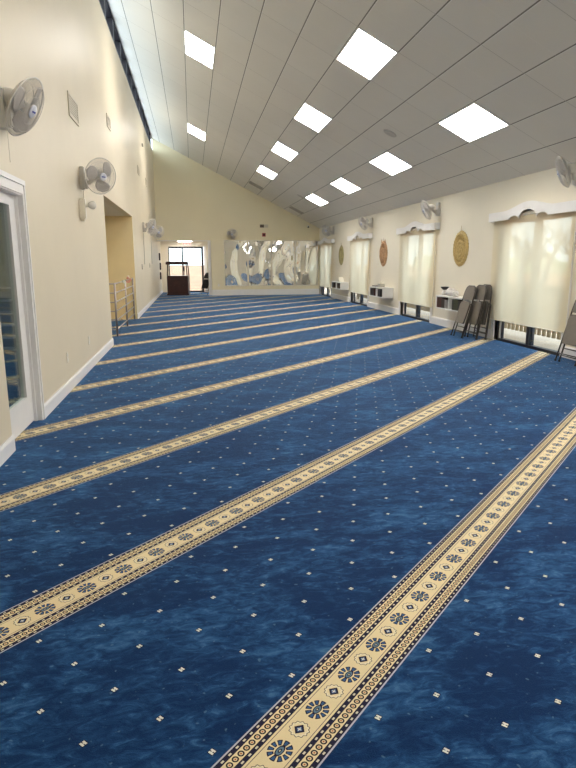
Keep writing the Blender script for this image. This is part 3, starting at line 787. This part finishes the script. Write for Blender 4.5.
for (y0, y1) in WIN:
    yc = (y0+y1)/2 + (.10 if y1 < 22 else .0)
    if y0 < 5: nmz = 'window beside the camera, outside the photo' if y0 > 0 else 'window behind the camera'
    else: nmz = names[y0]
    vy = {7.9: 8.89, 12.85: 13.78, 17.82: 18.73, 22.78: 23.55}.get(y0, yc); sy = {7.9: 8.90, 12.85: 13.77, 17.82: 18.71, 22.78: 23.56}.get(y0, yc)
    root = empty('valance', (XR, vy, 2.045)); tag(root, 'white scalloped wooden valance over the ' + nmz, 'valance', 'scalloped window valances')
    link('board', VB, root); link('top_board', VT, root)
    root = empty('roller_shade', (XR-.062, sy, 0)); tag(root, 'cream roller shade drawn over the ' + nmz, 'window shade', 'cream roller shades')
    for nm, me in (('cloth', SC), ('hem_bar', SB), ('roller', SR)): link(nm, me, root, Matrix.Diagonal((1, 1.015, 1, 1)))

# ================================================================== MEDALLIONS
def medallion_mesh(seed, mm):
    rnd = random.Random(seed); b = MB(); n = 72
    prof = [(.0, .0), (.34, 0)]
    # disc with rough woven rim and concentric raised rings
    rings = [(0.001, .018), (.05, .03), (.09, .018), (.13, .032), (.17, .018), (.21, .032), (.25, .018), (.29, .030), (.325, .016), (.345, .006)]
    V = []
    for ri, (r, h) in enumerate(rings):
        V.append([b.bm.verts.new((-h - .004*rnd.random(), (r + (.012*math.sin(k*9) + .006*rnd.random() if ri == len(rings)-1 else 0))*math.cos(2*PI*k/n), (r + (.012*math.sin(k*9) if ri == len(rings)-1 else 0))*math.sin(2*PI*k/n))) for k in range(n)])
    back = [b.bm.verts.new((-.001, v.co.y, v.co.z)) for v in V[-1]]; V.append(back)
    for A, B in zip(V, V[1:]):
        for k in range(n): b.bm.faces.new((A[k], A[(k+1) % n], B[(k+1) % n], B[k]))
    b.bm.faces.new(V[0]); b.bm.faces.new(list(reversed(V[-1])))
    return b.mesh('disc', mm)
for k, (y, z, mm, lab) in enumerate([(11.46, 1.62, 'gold', 'round woven golden wall hanging, nearest, above the stacked folding chairs'), (16.39, 1.58, 'rose', 'round woven wall hanging with reddish centre between the second and third windows'), (21.25, 1.585, 'olive', 'farthest round woven wall hanging between the last two windows')]):
    root = empty('wall_hanging', (XR-.001, y, z)); tag(root, lab, 'wall hanging', 'round woven wall hangings')
    link('disc', medallion_mesh(k+1, mm), root)
    b = MB(); nn = 30
    for q in range(nn):
        a = 2*PI*q/nn; b.tube([(-.012, .16*math.cos(a), .16*math.sin(a)), (-.04, .22*math.cos(a+.1), .22*math.sin(a+.1)), (-.012, .30*math.cos(a+.2), .30*math.sin(a+.2))], .007, 5)
    b.build('woven_spoke', mm, root)
    b = MB(); b.tube([(-.012, 0, .33), (-.012, 0, .44)], .004, 6)
    if k == 1:
        for s in (-.14, .14): b.tube([(-.014, s, .30), (-.02, s*1.15, .40)], [.02, .003], 6)
    b.build('hanging_loop', mm, root)

# ================================================================== WALL SHELVES, BOOKS
def wall_shelf(y0, y1, z0, z1, lab):
    root = empty('wall_shelf', (XR, (y0+y1)/2, z0)); tag(root, lab, 'shelf', 'white wall shelves'); h = z1-z0; w2 = (y1-y0)/2; d = .30; t_ = .022
    b = MB(); b.box(-d, -.0, -w2, w2, 0, t_, .002); b.build('bottom_panel', 'white', root)
    b = MB(); b.box(-d, -.0, -w2, w2, h-t_, h, .002); b.build('top_panel', 'white', root)
    for s in (-1, 1):
        b = MB(); b.box(-d, 0, s*(w2-t_/2)-t_/2, s*(w2-t_/2)+t_/2, t_, h-t_); b.build('side_panel', 'white', root)
    b = MB(); b.box(-d+.004, -.01, -.013, .013, t_, h-t_); b.build('divider', 'white', root)
    b = MB(); b.box(-.012, -.001, -w2+t_, w2-t_, t_, h-t_); b.build('back_panel', 'white', root)
SH = [(10.63, 11.88, .415, .685, 'nearest'), (15.47, 16.68, .40, .675, 'middle'), (20.15, 21.48, .41, .665, 'farthest')]
desc = {'nearest': 'open white wall shelf with books behind the stacked folding chairs', 'middle': 'open white wall shelf with dark books right of the third window', 'farthest': 'small white wall shelf nearest the mirrors'}
for s in SH: wall_shelf(s[0], s[1], s[2], s[3], desc[s[4]])
cname = {'maroon': 'dark red', 'brownbook': 'dark brown', 'greenbook': 'olive green', 'blackbook': 'black', 'greybook': 'pale grey'}
def book(y0, th, z, h, d, mm, lab, grp):
    root = empty('book', (XR-.285, y0+th/2, z)); tag(root, lab, 'book', grp)
    b = MB(); b.box(0, d, -th/2, -th/2+.003, 0, h); b.box(0, d, th/2-.003, th/2, 0, h); b.box(0, .004, -th/2, th/2, 0, h); b.build('cover', mm, root)
    b = MB(); b.box(.005, d-.004, -th/2+.003, th/2-.003, .004, h-.004); b.build('pages', 'paper', root)
ordw = ['first', 'second', 'third', 'fourth', 'fifth', 'sixth', 'seventh', 'eighth']
def row(ystart, specs, z, cub, shelf, D=.19):
    """books laid from the far (left) end toward the camera"""
    y = ystart
    for k, (th, h, mm) in enumerate(specs):
        book(y-th, th-.002, z, h, D, mm, '%s book, %s from the left in the %s cubby of the %s wall shelf' % (cname[mm], ordw[k], cub, shelf), 'books on the %s wall shelf' % shelf)
        y -= th
z = .437
row(11.85, [(.07, .20, 'maroon'), (.06, .19, 'brownbook'), (.07, .205, 'maroon'), (.06, .20, 'brownbook'), (.06, .19, 'blackbook'), (.06, .19, 'brownbook'), (.05, .17, 'greybook'), (.05, .16, 'greybook')], z, 'left', 'nearest')
row(11.12, [(.07, .20, 'blackbook'), (.07, .205, 'greenbook'), (.065, .20, 'greenbook'), (.065, .205, 'greenbook'), (.06, .20, 'blackbook'), (.06, .20, 'brownbook')], z, 'right', 'nearest')
row(16.65, [(.08, .20, 'brownbook'), (.08, .20, 'blackbook'), (.08, .19, 'brownbook'), (.08, .20, 'blackbook'), (.07, .2, 'maroon')], .423, 'left', 'middle')
row(15.95, [(.08, .2, 'blackbook'), (.08, .2, 'brownbook'), (.08, .2, 'blackbook')], .423, 'right', 'middle')
row(21.45, [(.08, .19, 'blackbook'), (.08, .19, 'blackbook'), (.08, .19, 'brownbook')], .433, 'left', 'farthest')
row(20.70, [(.08, .19, 'blackbook'), (.08, .19, 'brownbook'), (.08, .19, 'blackbook')], .433, 'right', 'farthest')
# things on the shelves
def crumple(name, c, r, h, mm, lab, cat, seed):
    rnd = random.Random(seed); b = MB()
    bmesh.ops.create_icosphere(b.bm, subdivisions=3, radius=1)
    for v in b.bm.verts:
        k = 1 + .28*math.sin(v.co.x*5+seed)*math.sin(v.co.y*6+2*seed)*math.cos(v.co.z*4) + rnd.uniform(-.06, .06)
        v.co = Vector((v.co.x*r*k, v.co.y*r*1.5*k, max(-.9, v.co.z*k)*h/2 + h*.45))
    o = b.build(name, mm); o.location = c; tag(o, lab, cat)
crumple('plastic_bag', (5.16, 11.48, .686), .10, .16, 'tissue', 'crumpled white plastic bag on the nearest wall shelf, beside the bowl', 'bag', 1)
crumple('tissue_bundle', (5.10, 11.16, .686), .07, .12, 'tissue', 'small bundle of white tissue at the right on the nearest wall shelf', 'tissue', 2)
root = empty('bowl_stand', (5.14, 11.74, .685)); tag(root, 'small black bowl on a clear glass jar at the left on the nearest wall shelf', 'bowl')
b = MB(); b.lathe([(0, .001), (.055, .001), (.06, .05), (.04, .10), (.03, .11), (0, .11)], 24); b.build('jar', 'tissue', root, True)
b = MB(); b.lathe([(0, .11), (.04, .111), (.08, .15), (.09, .175), (.082, .175), (.06, .14), (0, .125)], 28); b.build('bowl', 'black', root, True)
root = empty('tissue_box', (5.14, 16.0, .675)); tag(root, 'small patterned tissue box on the middle wall shelf', 'box')
b = MB(); b.box(-.06, .06, -.12, .12, .001, .09, .004); b.build('carton', 'grille', root)
b = MB(); b.lathe([(.03, .09), (.035, .11), (.01, .16), (0, .165)], 12); b.build('tissue', 'paper', root, True)
b = MB(); b.box(5.06, 5.22, 16.3, 16.6, .676, .70, .003); tag(b.build('flat_book', 'brownbook'), 'dark book lying flat at the left on the middle wall shelf', 'book')
root = empty('folded_card', (5.14, 20.6, .665)); tag(root, 'white folded card standing on the farthest wall shelf', 'card')
b = MB(); b.prism([(-.18, 0), (.0, .16), (.18, 0), (.17, 0), (0, .15), (-.17, 0)], -.08, .08, 'X'); b.build('card', 'paper', root)

# ================================================================== FOLDING CHAIRS
def folding_chair_meshes(seat_mat):
    W2 = .215; d = {}; r = .0115
    # front frame: inverted U, feet at z=0, rounded top at z=.96
    pts = [(-W2-.01, 0, .004), (-W2, 0, .30), (-W2+.01, 0, .72), (-W2+.02, .0, .86), (-W2+.05, 0, .93), (-W2+.11, 0, .96), (W2-.11, 0, .96), (W2-.05, 0, .93), (W2-.02, 0, .86), (W2-.01, 0, .72), (W2, 0, .30), (W2+.01, 0, .004)]
    b = MB(); b.tube(pts, r, 10); d['front_frame'] = b.mesh('front_frame', 'chair_metal', True)
    # rear leg frame folded flat behind
    y2 = .035
    pts = [(-W2+.03, y2, .012), (-W2+.03, y2, .60), (-W2+.05, y2, .63), (W2-.05, y2, .63), (W2-.03, y2, .60), (W2-.03, y2, .012)]
    b = MB(); b.tube(pts, r*.95, 10); d['rear_frame'] = b.mesh('rear_frame', 'chair_metal', True)
    for nm, z_, yy, ww in (('crossbar', .12, 0, W2), ('crossbar', .10, y2, W2-.03), ('crossbar', .20, y2, W2-.03)):
        b = MB(); b.tube([(-ww, yy, z_), (ww, yy, z_)], .008, 8); d.setdefault('bars', []).append(b.mesh(nm, 'chair_metal', True))
    # back rest: slightly dished panel
    b = MB(); n = 12
    for s in (0,):
        poly = [(-W2+.02, .70), (W2-.02, .70), (W2-.025, .86), (W2-.055, .925), (W2-.11, .953), (-W2+.11, .953), (-W2+.055, .925), (-W2+.025, .86)]
        b.prism(poly, -.010, .010, 'Y')
    bmesh.ops.bevel(b.bm, geom=[e for e in b.bm.edges], offset=.004, segments=2, affect='EDGES')
    d['backrest'] = b.mesh('backrest', seat_mat)
    # seat folded up between the frames, cushion facing out
    b = MB(); poly = [(-.165, .27), (-.12, .255), (.12, .255), (.165, .27), (.19, .60), (.16, .655), (.05, .665), (-.05, .665), (-.16, .655), (-.19, .60)]
    b.prism(poly, -.034, -.008, 'Y'); bmesh.ops.bevel(b.bm, geom=[e for e in b.bm.edges], offset=.006, segments=2, affect='EDGES')
    d['seat'] = b.mesh('seat', seat_mat)
    b = MB(); b.tube([(x_, -.018, z_) for x_, z_ in [(-.172, .265), (.172, .265), (.196, .60), (.165, .665), (-.165, .665), (-.196, .60)]], .008, 8, closed=True); d['seat_rim'] = b.mesh('seat_rim', 'chair_metal', True)
    b = MB(); b.lathe([(0, -.002), (.016, -.002), (.016, .025), (0, .025)], 12); d['foot_cap'] = b.mesh('foot_cap', 'black', True)
    return d
def folding_chair(FCM, foot, rz, lean, lab, grp):
    root = empty('folding_chair', foot); root.rotation_euler = (-lean, 0, rz); tag(root, lab, 'chair', grp)
    for k in ('front_frame', 'rear_frame', 'backrest'): link(k, FCM[k], root)
    st = link('seat', FCM['seat'], root); link('seat_rim', FCM['seat_rim'], st)
    for me in FCM['bars']: link('crossbar', me, root)
    for x_, y_ in ((-.225, 0), (.225, 0), (-.185, .035), (.185, .035)): link('foot_cap', FCM['foot_cap'], root, Matrix.Translation((x_, y_, .006)))
FC = folding_chair_meshes('taupe')
g = 'folded chairs leaning on the window wall'
folding_chair(FC, (4.79, 10.33, .005), -PI/2, .27, 'folded taupe metal folding chair leaning in front of the stack, leftmost', g)
folding_chair(FC, (4.94, 10.07, .005), -PI/2, .175, 'folded taupe folding chair second in the stack, right of the leftmost one', g)
folding_chair(FC, (5.10, 10.04, .005), -PI/2, .095, 'folded folding chair at the back of the stack against the window casing, mostly hidden', g)
folding_chair(FC, (4.98, 7.30, .005), -PI/2, .25, 'single folded taupe folding chair at the right edge of the photo', g)

# ================================================================== VESTIBULE THINGS
root = empty('wooden_pulpit', (-.62, 25.75, 0)); tag(root, 'dark mahogany pulpit with a canopy on posts in front of the vestibule doors', 'pulpit')
fx, bx_ = .43, .50; D = .65
b = MB(); b.prism([(-fx, -D/2), (fx, -D/2), (bx_, D/2), (-bx_+.04, D/2)], .06, .78, 'Z'); b.build('body', 'mahogany', root)
b = MB(); b.prism([(-fx-.02, -D/2-.02), (fx+.02, -D/2-.02), (bx_+.02, D/2), (-bx_+.02, D/2)], .001, .06, 'Z'); b.build('plinth', 'mahogany', root)
for z0_, z1_ in ((.12, .40), (.44, .72)):
    b = MB(); b.box(-fx+.06, fx-.06, -D/2-.012, -D/2-.0005, z0_, z1_, .004); b.build('front_panel', 'mahogany', root)
for x_, y_, lean in ((-fx+.03, -D/2+.03, -.0), (fx-.03, -D/2+.03, .0), (-bx_+.07, D/2-.04, 0), (bx_-.03, D/2-.04, 0)):
    b = MB(); b.tube([(x_*.93, y_, 1.30), (x_, y_, .78)], .024, 8); b.build('post', 'mahogany', root)
b = MB(); b.box(-fx-.03, fx+.03, -D/2-.03, D/2+.03, 1.255, 1.35, .006); b.box(-fx-.0, fx+.0, -D/2, D/2, 1.35, 1.375, .004); b.build('canopy', 'mahogany', root)
b = MB(); b.box(-fx+.02, fx-.02, -D/2+.02, D/2-.02, .78, .80); b.build('desk_top', 'mahogany', root)
FCB = folding_chair_meshes('black')
folding_chair(FCB, (.44, 25.6, .005), -.80, .36, 'black folded chair leaning by the right side of the vestibule opening', 'black folded chair in the vestibule')
root = empty('vestibule_light', (-.28, 27.2, 2.275)); tag(root, 'bright ceiling lamp in the vestibule above the glass doors', 'ceiling light')
b = MB(); b.box(-.34, .34, -.30, .30, -.012, -.001); b.build('frame', 'white', root)
b = MB(); b.box(-.31, .31, -.27, .27, -.035, -.012, .004); b.build('diffuser', 'panel', root)
root = empty('exit_sign', (-.20, 27.998, 2.14)); tag(root, 'small pale exit sign with red letters above the vestibule doors', 'sign')
b = MB(); b.box(-.21, .21, -.04, -.001, -.075, .085, .004); b.build('housing', 'exitred', root)
cu = bpy.data.curves.new('letters', 'FONT'); cu.body = 'EXIT'; cu.size = .17; cu.extrude = .004; cu.align_x = 'CENTER'; cu.align_y = 'CENTER'
tmp = bpy.data.objects.new('tmp', cu); C.objects.link(tmp); dg = bpy.context.evaluated_depsgraph_get(); me = bpy.data.meshes.new_from_object(tmp.evaluated_get(dg)); bpy.data.objects.remove(tmp)
me.materials.clear(); me.materials.append(M['exitletter']); link('letters', me, root, Matrix.Translation((0, -.046, .005)) @ Matrix.Rotation(PI/2, 4, 'X'))

# ================================================================== END WALL THINGS
mx0 = 1.33
lbls = ['wavy mirror panel at the left end of the mirror row', 'wavy mirror panel second from the left in the mirror row', 'wavy mirror panel third from the left in the mirror row', 'wavy mirror panel at the right end of the mirror row beside the window wall']
for k in range(4):
    x0 = mx0 + k*.985; x1 = x0+.915
    root = empty('wall_mirror', ((x0+x1)/2, YF-.13, 1.3)); tag(root, lbls[k], 'mirror', 'mirror panels on the end wall'); h = .455; v = .90
    b = MB(); b.box(-h, h, -.016, -.006, -v, v); o = b.build('mirror_sheet', 'mirror', root)
    b = MB(); b.box(-h-.03, -h, -.022, -.001, -v-.03, v+.03); b.box(h, h+.03, -.022, -.001, -v-.03, v+.03); b.box(-h, h, -.022, -.001, -v-.03, -v); b.box(-h, h, -.022, -.001, v, v+.03)
    b.build('frame', 'wall_side', root)
root = empty('thermostat', (2.98, YF, 2.80)); tag(root, 'dark brown and cream control plates high on the end wall', 'thermostat')
b = MB(); b.box(-.17, .0, -.03, -.001, -.06, .06, .004); b.build('dark_plate', 'brown', root)
b = MB(); b.box(.015, .17, -.03, -.001, -.06, .06, .004); b.build('light_plate', 'ventw', root)
root = empty('fire_alarm', (2.97, YF, 2.45)); tag(root, 'small red and black fire alarm just above the mirror ledge', 'alarm')
b = MB(); b.box(-.07, .07, -.045, -.001, -.07, .07, .006); b.build('housing', 'red', root)
b = MB(); b.box(-.035, .035, -.065, -.045, -.04, .04, .006); b.build('strobe', 'black', root)
root = empty('security_camera', (4.83, YF, 3.10)); 
root.location.z = min(3.10, cz(4.83)-.16); tag(root, 'tiny black security camera near the right end of the end wall', 'camera')
b = MB(); b.lathe([(0, -.001), (.04, -.001), (.04, -.02), (0, -.02)], 20, 'Y'); b.build('base', 'white', root, True)
b = MB(); b.tube([(0, -.02, 0), (-.01, -.10, -.03)], .012, 8); b.tube([(0, -.08, -.03), (-.03, -.20, -.05)], .03, 12); b.build('camera_body', 'black', root, True)
